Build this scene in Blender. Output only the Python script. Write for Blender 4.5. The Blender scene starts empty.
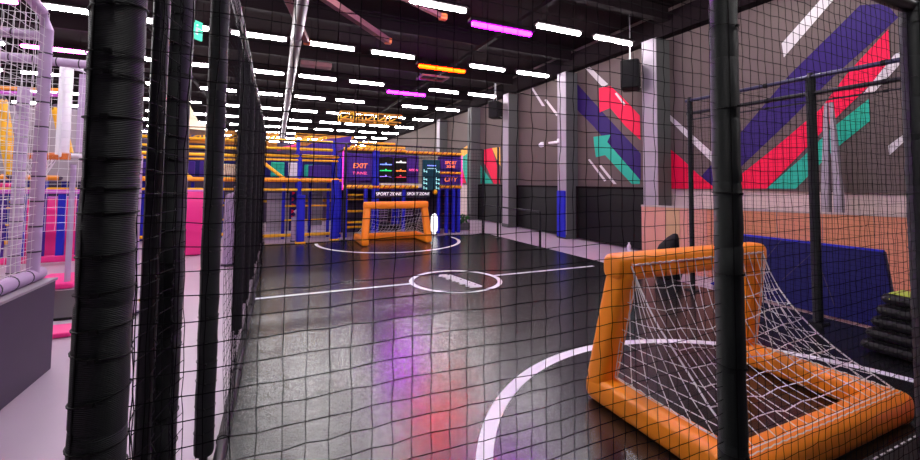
import bpy, math, random
from mathutils import Vector, Matrix
random.seed(7)
SC = bpy.context.scene
COL = SC.collection
R = math.radians
EM = 1.0

# ---------------------------------------------------------------- camera
CAM = Vector((0, 0, 1.6))
yaw, pitch, roll = R(24.2), R(2.75), R(0.52)
FW = Vector((math.sin(yaw)*math.cos(pitch), math.cos(yaw)*math.cos(pitch), math.sin(pitch)))
R0 = Vector((math.cos(yaw), -math.sin(yaw), 0)); U0 = R0.cross(FW)
RT = R0*math.cos(roll) + U0*math.sin(roll)
UP = -R0*math.sin(roll) + U0*math.cos(roll)
FPX, CX, CY = 408.0, 460.0, 163.0
cd = bpy.data.cameras.new('camera'); cam = bpy.data.objects.new('camera', cd); COL.objects.link(cam)
cam.matrix_world = Matrix(((RT.x, UP.x, -FW.x, CAM.x), (RT.y, UP.y, -FW.y, CAM.y), (RT.z, UP.z, -FW.z, CAM.z), (0, 0, 0, 1)))
cd.sensor_width = 36; cd.lens = FPX/920*36; cd.shift_y = (CY-230)/920
cd.clip_start = 0.02; cd.clip_end = 200
SC.camera = cam

def at(x, y, ax, v):            # where a sight line meets a world plane (layout survey only)
    d = FW + RT*((x-CX)/FPX) - UP*((y-CY)/FPX)
    t = (v-CAM[ax])/d[ax]
    return CAM + d*t

# ---------------------------------------------------------------- world and exposure
w = bpy.data.worlds.new('hall_ambient'); SC.world = w; w.use_nodes = True
w.node_tree.nodes['Background'].inputs[0].default_value = (0.6, 0.45, 0.6, 1)
w.node_tree.nodes['Background'].inputs[1].default_value = 0.02
SC.view_settings.view_transform = 'Standard'; SC.view_settings.look = 'None'
SC.view_settings.gamma = 1; SC.view_settings.use_curve_mapping = False
SC.view_settings.exposure = 1.05
LAMP = 30.0

# ---------------------------------------------------------------- materials
def mat(name, col, rough=.6, metal=0, emit=0, ecol=None, bump=0, bscale=20, var=0, vscale=6, spec=None, wave=0, wscale=60, alpha=1, trans=0):
    m = bpy.data.materials.new(name); m.use_nodes = True
    nt = m.node_tree; b = nt.nodes['Principled BSDF']
    b.inputs['Base Color'].default_value = (*col, 1); b.inputs['Roughness'].default_value = rough
    b.inputs['Metallic'].default_value = metal
    if spec is not None: b.inputs['Specular IOR Level'].default_value = spec
    if trans: b.inputs['Transmission Weight'].default_value = trans
    if emit:
        b.inputs['Emission Color'].default_value = (*(ecol or col), 1); b.inputs['Emission Strength'].default_value = emit
    tc = nt.nodes.new('ShaderNodeTexCoord')
    if var:
        n = nt.nodes.new('ShaderNodeTexNoise'); n.inputs['Scale'].default_value = vscale; n.inputs['Detail'].default_value = 4
        nt.links.new(tc.outputs['Object'], n.inputs['Vector'])
        r = nt.nodes.new('ShaderNodeMapRange'); r.inputs[3].default_value = 1-var; r.inputs[4].default_value = 1+var
        nt.links.new(n.outputs['Fac'], r.inputs[0])
        mx = nt.nodes.new('ShaderNodeVectorMath'); mx.operation = 'SCALE'; mx.inputs[0].default_value = col
        nt.links.new(r.outputs[0], mx.inputs['Scale']); nt.links.new(mx.outputs[0], b.inputs['Base Color'])
    h = None
    if bump:
        n = nt.nodes.new('ShaderNodeTexNoise'); n.inputs['Scale'].default_value = bscale; n.inputs['Detail'].default_value = 3
        nt.links.new(tc.outputs['Object'], n.inputs['Vector']); h = n.outputs['Fac']
    if wave:
        v = nt.nodes.new('ShaderNodeTexWave'); v.bands_direction = 'Z'; v.inputs['Scale'].default_value = wscale
        v.inputs['Distortion'].default_value = 1.5; v.inputs['Detail'].default_value = 2
        nt.links.new(tc.outputs['Object'], v.inputs['Vector']); h = v.outputs['Fac']; bump = wave
    if h:
        bm_ = nt.nodes.new('ShaderNodeBump'); bm_.inputs['Strength'].default_value = bump; bm_.inputs['Distance'].default_value = .01
        nt.links.new(h, bm_.inputs['Height']); nt.links.new(bm_.outputs[0], b.inputs['Normal'])
    return m

M = {}
M['turf'] = mat('black_pitch_rubber', (.005, .0055, .006), .26, bump=.03, bscale=60, var=.2, vscale=3, spec=1.0)
M['line'] = mat('white_line_paint', (.85, .85, .88), .4)
M['floor'] = mat('lilac_vinyl', (.52, .42, .51), .35, bump=.03, bscale=30, var=.06, vscale=2)
M['ceil'] = mat('dark_ceiling_sheet', (.019, .012, .014), .95, var=.2, spec=.05)
M['beam'] = mat('dark_roof_steel', (.012, .0075, .009), .9, spec=.08)
M['pinkbeam'] = mat('rosy_painted_steel', (.2, .075, .09), .5, var=.2)
M['rust'] = mat('orange_bracket', (.75, .2, .04), .5)
M['duct'] = mat('galvanised_duct', (.16, .135, .15), .5, .5, var=.15)
M['cord'] = mat('black_net_cord', (.002, .002, .003), .8, spec=.1)
M['wcord'] = mat('white_net_cord', (.8, .78, .82), .6)
M['pad'] = mat('black_woven_pad', (.0035, .006, .006), .5, wave=.4, wscale=85, spec=.3)
M['tie'] = mat('black_cable_tie', (.003, .003, .003), .5, spec=.2)
M['blacksteel'] = mat('black_steel', (.004, .004, .006), .45, spec=.4)
M['bluesteel'] = mat('bluish_black_rail', (.03, .03, .07), .35, .3)
M['orange'] = mat('orange_inflatable_vinyl', (.97, .28, .010), .38, var=.06, vscale=4, bump=.05, bscale=9)
M['wall'] = mat('grey_brown_wall', (.13, .10, .092), .8, var=.1, vscale=1.5, spec=.2)
M['wallw'] = mat('pale_plaster', (.62, .50, .46), .7, var=.05)
M['back'] = mat('dark_purple_wall', (.05, .03, .07), .8)
M['panel'] = mat('charcoal_panel', (.006, .0055, .006), .5, spec=.3)
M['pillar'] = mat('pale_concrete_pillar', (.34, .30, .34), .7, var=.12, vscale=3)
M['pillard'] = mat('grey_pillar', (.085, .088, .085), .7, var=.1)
M['mnavy'] = mat('mural_violet_paint', (.027, .010, .12), .6, spec=.2)
M['mred'] = mat('mural_red_paint', (.85, .006, .065), .6, spec=.2)
M['mteal'] = mat('mural_teal_paint', (.015, .46, .30), .6, spec=.3)
M['mwhite'] = mat('mural_white_paint', (.65, .62, .62), .6)
M['myel'] = mat('mural_yellow_paint', (.9, .45, .03), .6)
M['speaker'] = mat('black_speaker_cabinet', (.005, .005, .005), .7, spec=.2)
M['grille'] = mat('black_speaker_grille', (.008, .008, .008), .6, spec=.2, bump=.6, bscale=250)
M['strap'] = mat('white_webbing', (.7, .7, .7), .6)
M['blue'] = mat('royal_blue_vinyl', (.018, .02, .5), .4, spec=.3)
M['navy'] = mat('navy_mat_vinyl', (.009, .008, .10), .5, spec=.2, var=.15, vscale=3)
M['yellow'] = mat('yellow_foam', (.95, .5, .008), .45)
M['amber'] = mat('amber_foam', (.95, .36, .015), .45)
M['pink'] = mat('hot_pink_vinyl', (.95, .03, .28), .4)
M['lilac'] = mat('lilac_woven_pad', (.55, .40, .62), .55, wave=.35, wscale=40)
M['purple'] = mat('violet_padding', (.055, .015, .25), .5, spec=.3)
M['magenta'] = mat('magenta_vinyl', (.6, .1, .6), .4)
M['grey'] = mat('grey_plinth_board', (.07, .052, .085), .5, var=.05, spec=.3)
M['cream'] = mat('cream_fabric', (.8, .65, .45), .7)
M['white'] = mat('white_vinyl', (.85, .82, .88), .4)
M['ply'] = [mat('peach_board_%s' % n, c, .6, var=.08, vscale=3) for n, c in
            (('rosy', (.88, .40, .30)), ('sandy', (.78, .47, .25)), ('salmon', (.85, .34, .20)), ('coral', (.82, .33, .17)))]
M['lime'] = mat('lime_vinyl', (.55, .75, .08), .4)
M['rubber'] = mat('black_rubber_mat', (.005, .0055, .006), .45, spec=.3, bump=.1, bscale=40)
M['white_tube'] = mat('white_lamp_diffuser', (1, 1, 1), .5, emit=LAMP, ecol=(1.0, .95, .97))
M['purple_tube'] = mat('violet_lamp_diffuser', (.6, .1, 1), .5, emit=LAMP*1.6, ecol=(.55, .0025, .95))
M['orange_tube'] = mat('orange_lamp_diffuser', (1, .3, 0), .5, emit=LAMP*1.1, ecol=(1.0, .009, 0))
M['pink_tube'] = mat('pink_lamp_diffuser', (1, .1, .6), .5, emit=LAMP*.5, ecol=(1.0, .12, .7))
M['neon'] = mat('magenta_neon', (1, .05, .6), .5, emit=.6, ecol=(1.0, .04, .5))
M['screen'] = mat('dark_teal_screen', (.01, .05, .07), .2, emit=.015, ecol=(.02, .3, .4))
M['digit'] = mat('cyan_digit_glow', (.4, .9, .9), .4, emit=.25, ecol=(.45, .9, .9))
M['sign_orange'] = mat('sign_orange_glow', (1, .25, .05), .5, emit=.35, ecol=(1, .22, .05))
M['sign_pink'] = mat('sign_pink_glow', (1, .1, .3), .5, emit=.3, ecol=(1, .12, .3))
M['sign_white'] = mat('sign_white_glow', (.9, .85, .9), .5, emit=.3, ecol=(.9, .85, .9))
M['gl_blue'] = mat('blue_led_bar', (.1, .15, 1), .5, emit=.8, ecol=(.2, .3, 1))
M['gl_green'] = mat('green_led_bar', (.05, .8, .2), .5, emit=.6, ecol=(.02, .8, .2))
M['gl_violet'] = mat('violet_led_bar', (.4, .2, 1), .5, emit=.6, ecol=(.4, .25, 1))
M['gl_red'] = mat('red_led_bar', (1, .05, .1), .5, emit=.6, ecol=(1, .04, .1))
M['gl_orange'] = mat('orange_led_bar', (1, .3, .05), .5, emit=.6, ecol=(1, .25, .05))
M['gl_white'] = mat('white_glow_plastic', (1, 1, 1), .5, emit=.6, ecol=(1, 1, 1))
M['exit'] = mat('green_exit_face', (.05, .7, .4), .5, emit=.3, ecol=(.1, .75, .5))
M['green'] = mat('leaf_green', (.05, .25, .05), .6)
M['stripe'] = mat('red_brown_stripe', (.35, .04, .02), .5)
M['ochre'] = mat('ochre_panel', (.55, .22, .02), .6)
M['bag'] = mat('black_bag_fabric', (.004, .004, .005), .6, spec=.2, bump=.4, bscale=12)

# ---------------------------------------------------------------- mesh helpers
class MB:
    def __init__(s): s.v = []; s.f = []; s.m = []; s.mats = []
    def mi(s, m):
        if m not in s.mats: s.mats.append(m)
        return s.mats.index(m)
    def add(s, vs, fs, m):
        b = len(s.v); s.v += [tuple(v) for v in vs]; k = s.mi(m)
        for f in fs: s.f.append([b+i for i in f]); s.m.append(k)
        return s
    def box(s, c, d, m, rz=0, bev=0):
        c = Vector(c); hx, hy, hz = d[0]/2, d[1]/2, d[2]/2
        q = Matrix.Rotation(rz, 3, 'Z')
        if bev <= 0:
            vs = [c+q@Vector((x*hx, y*hy, z*hz)) for x in (-1, 1) for y in (-1, 1) for z in (-1, 1)]
            return s.add(vs, [(0, 1, 3, 2), (4, 6, 7, 5), (0, 4, 5, 1), (2, 3, 7, 6), (0, 2, 6, 4), (1, 5, 7, 3)], m)
        b = min(bev, hx*.9, hy*.9, hz*.9); rings = []
        vs = []; fs = []
        prof = [(-hz, -b), (-hz+b*.3, -b*.3), (-hz+b, 0), (hz-b, 0), (hz-b*.3, -b*.3), (hz, -b)]
        n = 0
        for z, o in prof:
            ring = []
            ex, ey = hx+o, hy+o; rr = b
            for (sx, sy, a0) in ((1, 1, 0), (-1, 1, 90), (-1, -1, 180), (1, -1, 270)):
                for k in range(4):
                    a = R(a0+k*30)
                    ring.append(c+q@Vector((sx*(ex-rr)+rr*math.cos(a), sy*(ey-rr)+rr*math.sin(a), z)))
            vs += ring; n = len(ring)
        for j in range(len(prof)-1):
            for i in range(n): fs.append((j*n+i, j*n+(i+1) % n, (j+1)*n+(i+1) % n, (j+1)*n+i))
        fs.append(tuple(range(n-1, -1, -1))); fs.append(tuple((len(prof)-1)*n+i for i in range(n)))
        return s.add(vs, fs, m)
    def path(s, pts, r, m, n=12, sq=2.0, cap=True, radii=None, up=None):
        pts = [Vector(p) for p in pts]; vs = []; fs = []; N = len(pts)
        for i, p in enumerate(pts):
            t = (pts[min(i+1, N-1)]-pts[max(i-1, 0)]).normalized()
            u = up or (Vector((0, 0, 1)) if abs(t.z) < .9 else Vector((1, 0, 0)))
            a = t.cross(u).normalized(); b = a.cross(t).normalized()
            rr = radii[i] if radii else r
            for k in range(n):
                th = 2*math.pi*k/n + math.pi/n; c, d = math.cos(th), math.sin(th)
                if sq != 2.0:
                    g = (abs(c)**sq+abs(d)**sq)**(-1/sq); c *= g; d *= g
                vs.append(p+a*rr*c+b*rr*d)
        for j in range(N-1):
            for i in range(n): fs.append((j*n+i, (j+1)*n+i, (j+1)*n+(i+1) % n, j*n+(i+1) % n))
        if cap: fs.append(tuple(range(n))); fs.append(tuple((N-1)*n+i for i in range(n-1, -1, -1)))
        return s.add(vs, fs, m)
    def poly(s, pts, th, m, nrm):           # flat outline with real thickness
        pts = [Vector(p) for p in pts]; o = Vector(nrm)*th; n = len(pts)
        vs = [p for p in pts]+[p+o for p in pts]
        fs = [tuple(range(n)), tuple(range(2*n-1, n-1, -1))]+[(i, (i+1) % n, n+(i+1) % n, n+i) for i in range(n)]
        return s.add(vs, fs, m)
    def sphere(s, c, r, m, n=12, sz=1):
        vs = []; fs = []; c = Vector(c)
        for j in range(n//2+1):
            ph = math.pi*j/(n//2)
            for i in range(n): vs.append(c+Vector((r*math.sin(ph)*math.cos(2*math.pi*i/n), r*math.sin(ph)*math.sin(2*math.pi*i/n), r*sz*math.cos(ph))))
        for j in range(n//2):
            for i in range(n): fs.append((j*n+i, (j+1)*n+i, (j+1)*n+(i+1) % n, j*n+(i+1) % n))
        return s.add(vs, fs, m)
    def build(s, name, parent=None, smooth=False, **kw):
        me = bpy.data.meshes.new(name); me.from_pydata(s.v, [], s.f)
        for m in s.mats: me.materials.append(m)
        me.polygons.foreach_set('material_index', s.m)
        me.update()
        o = bpy.data.objects.new(name, me); COL.objects.link(o)
        if smooth:
            me.polygons.foreach_set('use_smooth', [True]*len(me.polygons))
            try: me.set_sharp_from_angle(angle=R(40))
            except Exception: pass
        if parent: o.parent = parent
        tag(o, **kw)
        return o
def tag(o, label=None, cat=None, group=None, kind=None):
    for k, v in (('label', label), ('category', cat), ('group', group), ('kind', kind)):
        if v: o[k] = v
    return o
def thing(name, label, cat, loc=(0, 0, 0), rz=0, group=None):
    o = bpy.data.objects.new(name, None); COL.objects.link(o); o.location = loc; o.rotation_euler = (0, 0, rz)
    o.empty_display_size = .1
    return tag(o, label, cat, group)
def kids(o): return [c for c in bpy.data.objects if c.parent == o]
def dup(root, loc, rz=None, label=None, group=None, cat=None):
    r = root.copy(); COL.objects.link(r); r.location = loc
    if rz is not None: r.rotation_euler = (0, 0, rz)
    if label: r['label'] = label
    if group: r['group'] = group
    for ch in root_kids(root):
        c = ch.copy(); COL.objects.link(c); c.parent = r
        for g in root_kids(ch):
            d = g.copy(); COL.objects.link(d); d.parent = c
    return r
_kc = {}
def root_kids(o):
    if o.name not in _kc: _kc[o.name] = kids(o)
    return _kc[o.name]
def text_part(txt, size, m, parent, loc, rot, name='lettering', shear=0, depth=.006, label=None):
    cu = bpy.data.curves.new(name, 'FONT'); cu.body = txt; cu.size = size; cu.extrude = depth; cu.align_x = 'CENTER'; cu.align_y = 'CENTER'
    cu.shear = shear; cu.offset = size*.015
    t = bpy.data.objects.new('tmp', cu); COL.objects.link(t)
    dg = bpy.context.evaluated_depsgraph_get(); me = bpy.data.meshes.new_from_object(t.evaluated_get(dg))
    bpy.data.objects.remove(t)
    me.materials.clear(); me.materials.append(m)
    o = bpy.data.objects.new(name, me); COL.objects.link(o); o.parent = parent; o.location = loc; o.rotation_euler = rot
    if label: o['label'] = label
    return o

# ================================================================ the hall
XR = 8.12           # inner face of the right wall
HC = 5.65
def S(name, mb): return mb.build(name, kind='structure')
S('floor', MB().box((-3, 17, -.11), (23, 44, .2), M['floor']))
S('ceiling', MB().box((-3, 17, HC+.1), (23, 44, .2), M['ceil']))
S('wall_back', MB().box((-3, 39.1, 2.8), (23, .2, 5.9), M['back']))
S('wall_left', MB().box((-14.6, 17, 2.8), (.2, 44, 5.9), M['back']))
S('wall_near', MB().box((-3, -5.1, 2.8), (23, .2, 5.9), M['back']))
wr = MB(); wr.box((XR+.1, 17, 3.6), (.2, 44, 4.2), M['wall']); wr.box((XR+.14, 17, .75), (.2, 44, 1.52), M['wallw'])
S('wall_right', wr)
S('trim_1', MB().box((XR-.12, 17, 5.2), (.26, 44, .5), M['beam']))

# roof beams and purlins
ORD = ['first', 'second', 'third', 'fourth', 'fifth', 'sixth', 'seventh', 'eighth', 'ninth', 'tenth', 'eleventh', 'twelfth', 'thirteenth']
k = 0
for yy in [3.0, 6.3, 9.6, 12.9, 16.3, 19.7, 23.1, 26.5, 29.9, 33.3]:
    k += 1
    b = MB(); b.box((-3.2, yy, 5.42), (22.2, .06, .34), M['beam']); b.box((-3.2, yy, 5.26), (22.2, .16, .03), M['beam']); b.box((-3.2, yy, 5.6), (22.2, .16, .03), M['beam'])
    b.build('roof_beam', label='dark steel roof beam across the hall, %s from the near net' % ORD[k-1], cat='beam', group='roof beams')
for i, xx in enumerate([-9, -2.8, 4.85]):
    MB().box((xx, 17, 5.2), (.1, 43, .08), M['beam']).build('cable_tray', label='dark cable tray running the length of the roof, %s from the left wall' % ORD[i], cat='cable tray', group='cable trays')

# round silver duct
d = thing('air_duct', 'long silver air duct hung under the dark ceiling', 'duct', (.34, 0, 4.95))
MB().path([(0, y, 0) for y in (6.2, 34)], .125, M['duct'], 20).build('duct_tube', d, smooth=True)
for y in range(7, 34, 3):
    MB().path([(0, y-.04, 0), (0, y+.04, 0)], .138, M['duct'], 20).build('duct_collar', d, smooth=True)
    MB().path([(0, y, .1), (0, y, .68)], .008, M['beam'], 6).build('hanger', d)

# rosy steel struts with orange end brackets
def strut(p0, p1, wd, label):
    p0, p1 = Vector(p0), Vector(p1)
    t = thing('roof_strut', label, 'strut', p1)
    a = p0-p1; q = MB()
    n = a.cross(Vector((0, 0, 1))).normalized()
    q.path([(0, 0, 0), a], wd*.8, M['pinkbeam'], 4); q.path([n*wd*.7, a+n*wd*.7], .014, M['duct'], 6)
    q.build('channel', t)
    MB().box((0, 0, 0), (.16, .14, .13), M['rust'], bev=.02).build('end_bracket', t, label='orange end bracket')
strut((0, 8.0, 5.15), at(307, 42, 2, 4.9), .1, 'rosy steel roof strut ending in an orange bracket beside the silver duct')
strut((.45, 7.5, 5.0), at(388, 41, 2, 4.85), .11, 'rosy steel roof strut ending in an orange bracket above two white lamps')
strut((.9, 7.1, 5.3), at(443, 17, 2, 5.1), .08, 'rosy steel roof strut beside the violet lamp')
t = thing('ceiling_tray', 'rosy box tray under the roof right of the silver duct', 'tray', tuple(at(316, 65, 2, 4.95)))
MB().box((0, 0, 0), (.85, .3, .14), M['pinkbeam'], bev=.02).build('tray', t); MB().path([(-.3, 0, 0), (-.3, 0, .7)], .01, M['beam'], 6).build('hanger', t); MB().path([(.3, 0, 0), (.3, 0, .7)], .01, M['beam'], 6).build('hanger', t)
t = thing('ceiling_tray', 'rosy frame tray hanging behind the orange lamp', 'tray', tuple(at(433, 78, 2, 4.9)))
q = MB(); q.box((0, .25, 0), (.9, .05, .05), M['pinkbeam']); q.box((0, -.25, 0), (.9, .05, .05), M['pinkbeam']); q.box((.42, 0, 0), (.05, .5, .05), M['pinkbeam']); q.box((-.42, 0, 0), (.05, .5, .05), M['pinkbeam']); q.build('tray', t)
MB().path([(-.3, 0.25, 0), (-.3, .25, .7)], .01, M['beam'], 6).build('hanger', t); MB().path([(.3, 0.25, 0), (.3, .25, .7)], .01, M['beam'], 6).build('hanger', t)

# ---------------------------------------------------------------- tube lamps
def lamp(kind, loc, label, group):
    t = thing('ceiling_lamp', label, 'lamp', loc, 0, group)
    k = 1.0 if kind == 'white_tube' else 1.22
    MB().box((0, 0, .066), (1.2*k, .17, .05), M['beam']).build('housing', t)
    MB().box((0, 0, 0), (1.12*k, .10, .085), M[kind], bev=.03).build('diffuser', t)
    for sx in (-.45, .45): MB().path([(sx, 0, .08), (sx, 0, HC-loc[2])], .006, M['beam'], 5).build('hanger', t)
    return t
LX = [7.0, 5.45, 4.05, 2.68, 1.12, -.44, -2.0, -3.6, -5.2, -6.75, -8.3, -9.9, -11.5]
LY = [.3, 3.65, 7.0, 10.25, 13.6, 17.0, 20.4, 23.8, 27.2, 30.6, 34.0, 37.4]
protos = {}
for j, y in enumerate(LY):
    for i, x in enumerate(LX):
        kd = 'white_tube'; nm = 'white'; z = 4.9; grp = 'white ceiling lamps in rows'
        if i == 2 and j in (2, 4): kd = 'purple_tube'; nm = 'violet'; z = 4.68; grp = 'coloured ceiling lamps'
        if i == 2 and j == 3: kd = 'orange_tube'; nm = 'orange'; z = 4.7; grp = 'coloured ceiling lamps'
        if i == 8 and j in (3, 4): kd = 'pink_tube'; nm = 'pink'; grp = 'coloured ceiling lamps'
        if i == 3 and j in (1,): kd = 'purple_tube'; nm = 'violet'; grp = 'coloured ceiling lamps'
        if j == 0 and i > 5: continue
        lab = '%s tube lamp, %s row from near net, %s from right wall' % (nm, ORD[j], ORD[i])
        if i == 2 and j == 5: continue
        if kd not in protos:
            protos[kd] = lamp(kd, (x, y, z), lab, grp)
        else:
            dup(protos[kd], (x, y, z), None, lab, grp)

# ---------------------------------------------------------------- pillars, dark panels, mural on the right wall
PY = [3.56, 6.62, 9.75, 13.0, 16.1, 19.9]
plab = ['slim tapering pale twin post behind the right fence', 'pale wide pillar beside the hanging speaker', 'pale pillar with a blue pad at its foot',
        'pale pillar near the far end of the pitch', 'dark grey pillar before the teal mural', 'grey pillar farthest along the right wall']
for i, y in enumerate(PY):
    t = thing('pillar', plab[i], 'pillar', (XR-.2, y, 0), 0, 'pillars along the right wall')
    if i == 0:
        t.location = (7.86, 3.42, 0)
        for oy in (-.09, .07): MB().path([(0, oy, 0), (0, oy, 1.4), (0, oy*.4, 2.9)], .05, M['pillar'], 4, radii=[.07, .07, .03]).build('shaft', t)
        MB().box((0, 0, .02), (.2, .34, .04), M['pillard']).build('base', t)
        continue
    m1, m2 = (M['pillard'], M['pillard']) if i == 4 else (M['pillar'], M['pillard'])  # pale front over grey shaft puts lit and shaded sides into the colour
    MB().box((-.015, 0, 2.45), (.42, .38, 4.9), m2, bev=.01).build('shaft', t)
    MB().box((-.235, 0, 2.45), (.025, .39, 4.9), m1, bev=.005).build('front_face', t, label='front face in its lit tone' if m1 != m2 else None)
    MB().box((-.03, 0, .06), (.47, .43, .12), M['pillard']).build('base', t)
    if i == 2: MB().box((-.28, -.02, .72), (.06, .36, 1.35), M['blue'], bev=.02).build('foot_pad', t, label='blue foot pad')
spans = [(6.9, 9.5, 'charcoal board panel left of the wide pale pillar'), (10.0, 12.75, 'charcoal board panel between the two far pale pillars'),
         (13.25, 15.85, 'charcoal board panel before the dark grey pillar')]
for a, b_, lab in spans:
    t = thing('wall_board', lab, 'panel', (XR-.06, (a+b_)/2, 0), 0, 'charcoal boards on the right wall')
    L = b_-a
    MB().box((0, 0, .78), (.07, L, 1.5), M['panel'], bev=.01).build('board', t)
    q = MB(); q.box((-.05, 0, 1.5), (.04, L, .05), M['beam']); q.box((-.05, L/2-.03, .76), (.04, .05, 1.45), M['beam']); q.box((-.05, -L/2+.03, .76), (.04, .05, 1.45), M['beam']); q.build('frame', t)

def mural(polys, label):
    q = MB(); 
    for n, (m, pts) in enumerate(polys):
        P = [at(x, y, 0, XR-.004-.002*n) for x, y in pts]
        q.poly(P, .003, M[m], (-1, 0, 0))
    q.build('wall_mural', label=label, cat='mural', group='painted mural bays')
c8 = lambda L: [(660+x/2.3, y/2.3) for x, y in L]
mural([('mnavy', c8([(95, 405), (190, 300), (300, 170), (400, 72), (460, 12), (520, 8), (548, 40), (490, 95), (400, 175), (290, 285), (185, 385), (135, 432), (125, 432)])),
       ('mred', c8([(20, 340), (50, 365), (92, 405), (128, 434), (20, 434)])),
       ('mred', c8([(185, 434), (188, 400), (270, 335), (370, 250), (430, 170), (525, 68), (530, 150), (385, 290), (245, 434)])),
       ('mteal', c8([(245, 434), (330, 360), (395, 295), (480, 228), (483, 278), (400, 345), (312, 434)])),
       ('mwhite', c8([(14, 268), (24, 265), (122, 352), (122, 376)])),
       ('mwhite', c8([(280, 100), (372, -4), (402, -4), (285, 132)])),
       ('mwhite', c8([(465, 218), (540, 125), (552, 120), (550, 150), (490, 215)])),
       ('mwhite', c8([(525, 335), (562, 308), (562, 325), (528, 357)]))],
      'mural of huge violet, red and teal diagonal stripes behind the long fence')
c3 = lambda L: [(560+x/3.283, 50+y/3.283) for x, y in L]
mural([('mnavy', c3([(48, 105), (60, 115), (150, 215), (265, 340), (265, 428), (205, 365), (110, 250), (50, 190)])),
       ('mred', c3([(128, 125), (165, 118), (200, 150), (262, 215), (264, 295), (215, 250), (165, 190), (130, 205)])),
       ('mteal', c3([(110, 285), (166, 278), (155, 302), (262, 425), (262, 440), (236, 440), (148, 345), (118, 352), (112, 310)])),
       ('mwhite', c3([(92, 360), (98, 358), (152, 428), (146, 432)])),
       ('mwhite', c3([(128, 380), (136, 378), (186, 440), (176, 440)])),
       ('mwhite', c3([(180, 143), (186, 140), (216, 178), (210, 182)])),
       ('mwhite', c3([(78, 55), (92, 50), (158, 112), (140, 122)]))],
      'mural of a teal arrow and violet and red stripes left of the wide pillar')
mural([('mwhite', [(530.5, 87), (532.5, 87), (545, 106), (542, 106)]), ('mwhite', [(544.5, 100), (546.5, 99), (559, 115), (556.5, 116)])],
      'two thin white slashes painted on the bare grey bay')
mural([('mteal', [(480.5, 165), (493, 183.5), (480.5, 183.5)]), ('mred', [(483, 150), (492, 148), (497, 165), (500, 183.5), (494, 184), (487, 168), (482.5, 160)]),
       ('myel', [(492, 148), (500, 147), (500.5, 166), (497, 160)])], 'mural of red and yellow flames between the dark pillar and the pale one')
mural([('mteal', [(461, 158), (471, 150), (473, 182), (467, 184), (463, 172)]), ('myel', [(461, 150), (471, 143), (472, 150), (461, 158)]), ('mred', [(460.5, 172), (463, 170), (466, 183), (460.5, 183)])],
      'mural of a teal shape under yellow splashes left of the dark pillar')
t = thing('wall_junction_box', 'small white box on the wall beside the blue padded pillar', 'box', (7.72, 10.2, 2.85)); MB().box((0, -.1, 0), (.18, .5, .06), M['white'], bev=.01).build('box', t); MB().box((-.02, -.3, .05), (.1, .1, .1), M['white'], bev=.02).build('lens', t)
p = at(541, 145, 0, XR-.06)
t = thing('wall_camera', 'small white security camera on the bare grey bay', 'camera', tuple(p)); MB().sphere((0, 0, 0), .08, M['white']).build('dome', t, smooth=True); MB().box((.04, 0, .02), (.05, .16, .16), M['white'], bev=.01).build('base', t)

def speaker(loc, label, sc=1.0):
    t = thing('hanging_speaker', label, 'speaker', loc, R(38), 'hanging speakers')
    MB().box((0, 0, 0), (.52*sc, .38*sc, .66*sc), M['speaker'], bev=.03).build('cabinet', t)
    MB().box((0, -.195*sc, 0), (.48*sc, .02, .62*sc), M['grille'], bev=.005).build('grille', t)
    for sx in (-1, 1):
        q = MB(); q.path([(sx*.16*sc, 0, sc*.32), (sx*.04, 0, sc*.32+.34), (sx*.04, 0, HC-loc[2])], .009, M['strap'], 6); q.build('strap', t)
    MB().box((.1*sc, -.21*sc, -.27*sc), (.06, .01, .02), M['strap']).build('badge', t)
    return t
speaker((7.45, 6.95, 4.12), 'black speaker hung on straps beside the wide pale pillar')
speaker((7.35, 13.2, 4.3), 'black speaker hung on straps beside the far pale pillar', .95)

# ================================================================ the pitch
PX0, PX1, PYA, PYB = -.24, 6.12, -2.5, 11.45
t = thing('pitch_mat', 'glossy black rubber pitch with white lines inside the nets', 'sports floor')
MB().box(((PX0+PX1)/2, (PYA+PYB)/2, -.004), (PX1-PX0, PYB-PYA, .012), M['turf']).build('mat', t)
def ring(cx, cy, r, wdt, a0=0, a1=360, n=96):
    q = MB(); vs = []; fs = []
    for i in range(n+1):
        a = R(a0+(a1-a0)*i/n)
        for rr in (r-wdt/2, r+wdt/2): vs.append((cx+rr*math.cos(a), cy+rr*math.sin(a), .0045))
    for i in range(n): fs.append((2*i, 2*i+1, 2*i+3, 2*i+2))
    return q.add(vs, fs, M['line'])
for x_ in ((-.2+2.02)/2, (3.4+5.7)/2): MB().box((x_, 6.25, .0035), (2.25, .055, .003), M['line']).build('halfway_line', t)
ring(2.72, 6.18, .72, .075).build('centre_circle', t)
ring(2.88, 1.17, 2.0, .10, 0, 180).build('goal_circle', t)
ring(2.85, 10.95, 1.88, .085, 175, 365).build('goal_circle', t)
# slanted brush wordmark in the centre circle
q = MB(); rnd = random.Random(3)
for i in range(13):
    y = 6.62-i*.078; x = 2.66+i*.014; hh = .07+.05*math.sin(i*1.9)**2
    q.poly([(x-hh, y, .003), (x-hh+.03, y+.035, .003), (x+hh+.03, y+.01, .003), (x+hh, y-.035, .003)], .002, M['line'], (0, 0, 1))
q.poly([(2.78, 6.6, .003), (2.8, 6.6, .003), (2.96, 5.7, .003), (2.93, 5.68, .003)], .002, M['line'], (0, 0, 1))
q.build('centre_wordmark', t, label='white wordmark')

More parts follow.
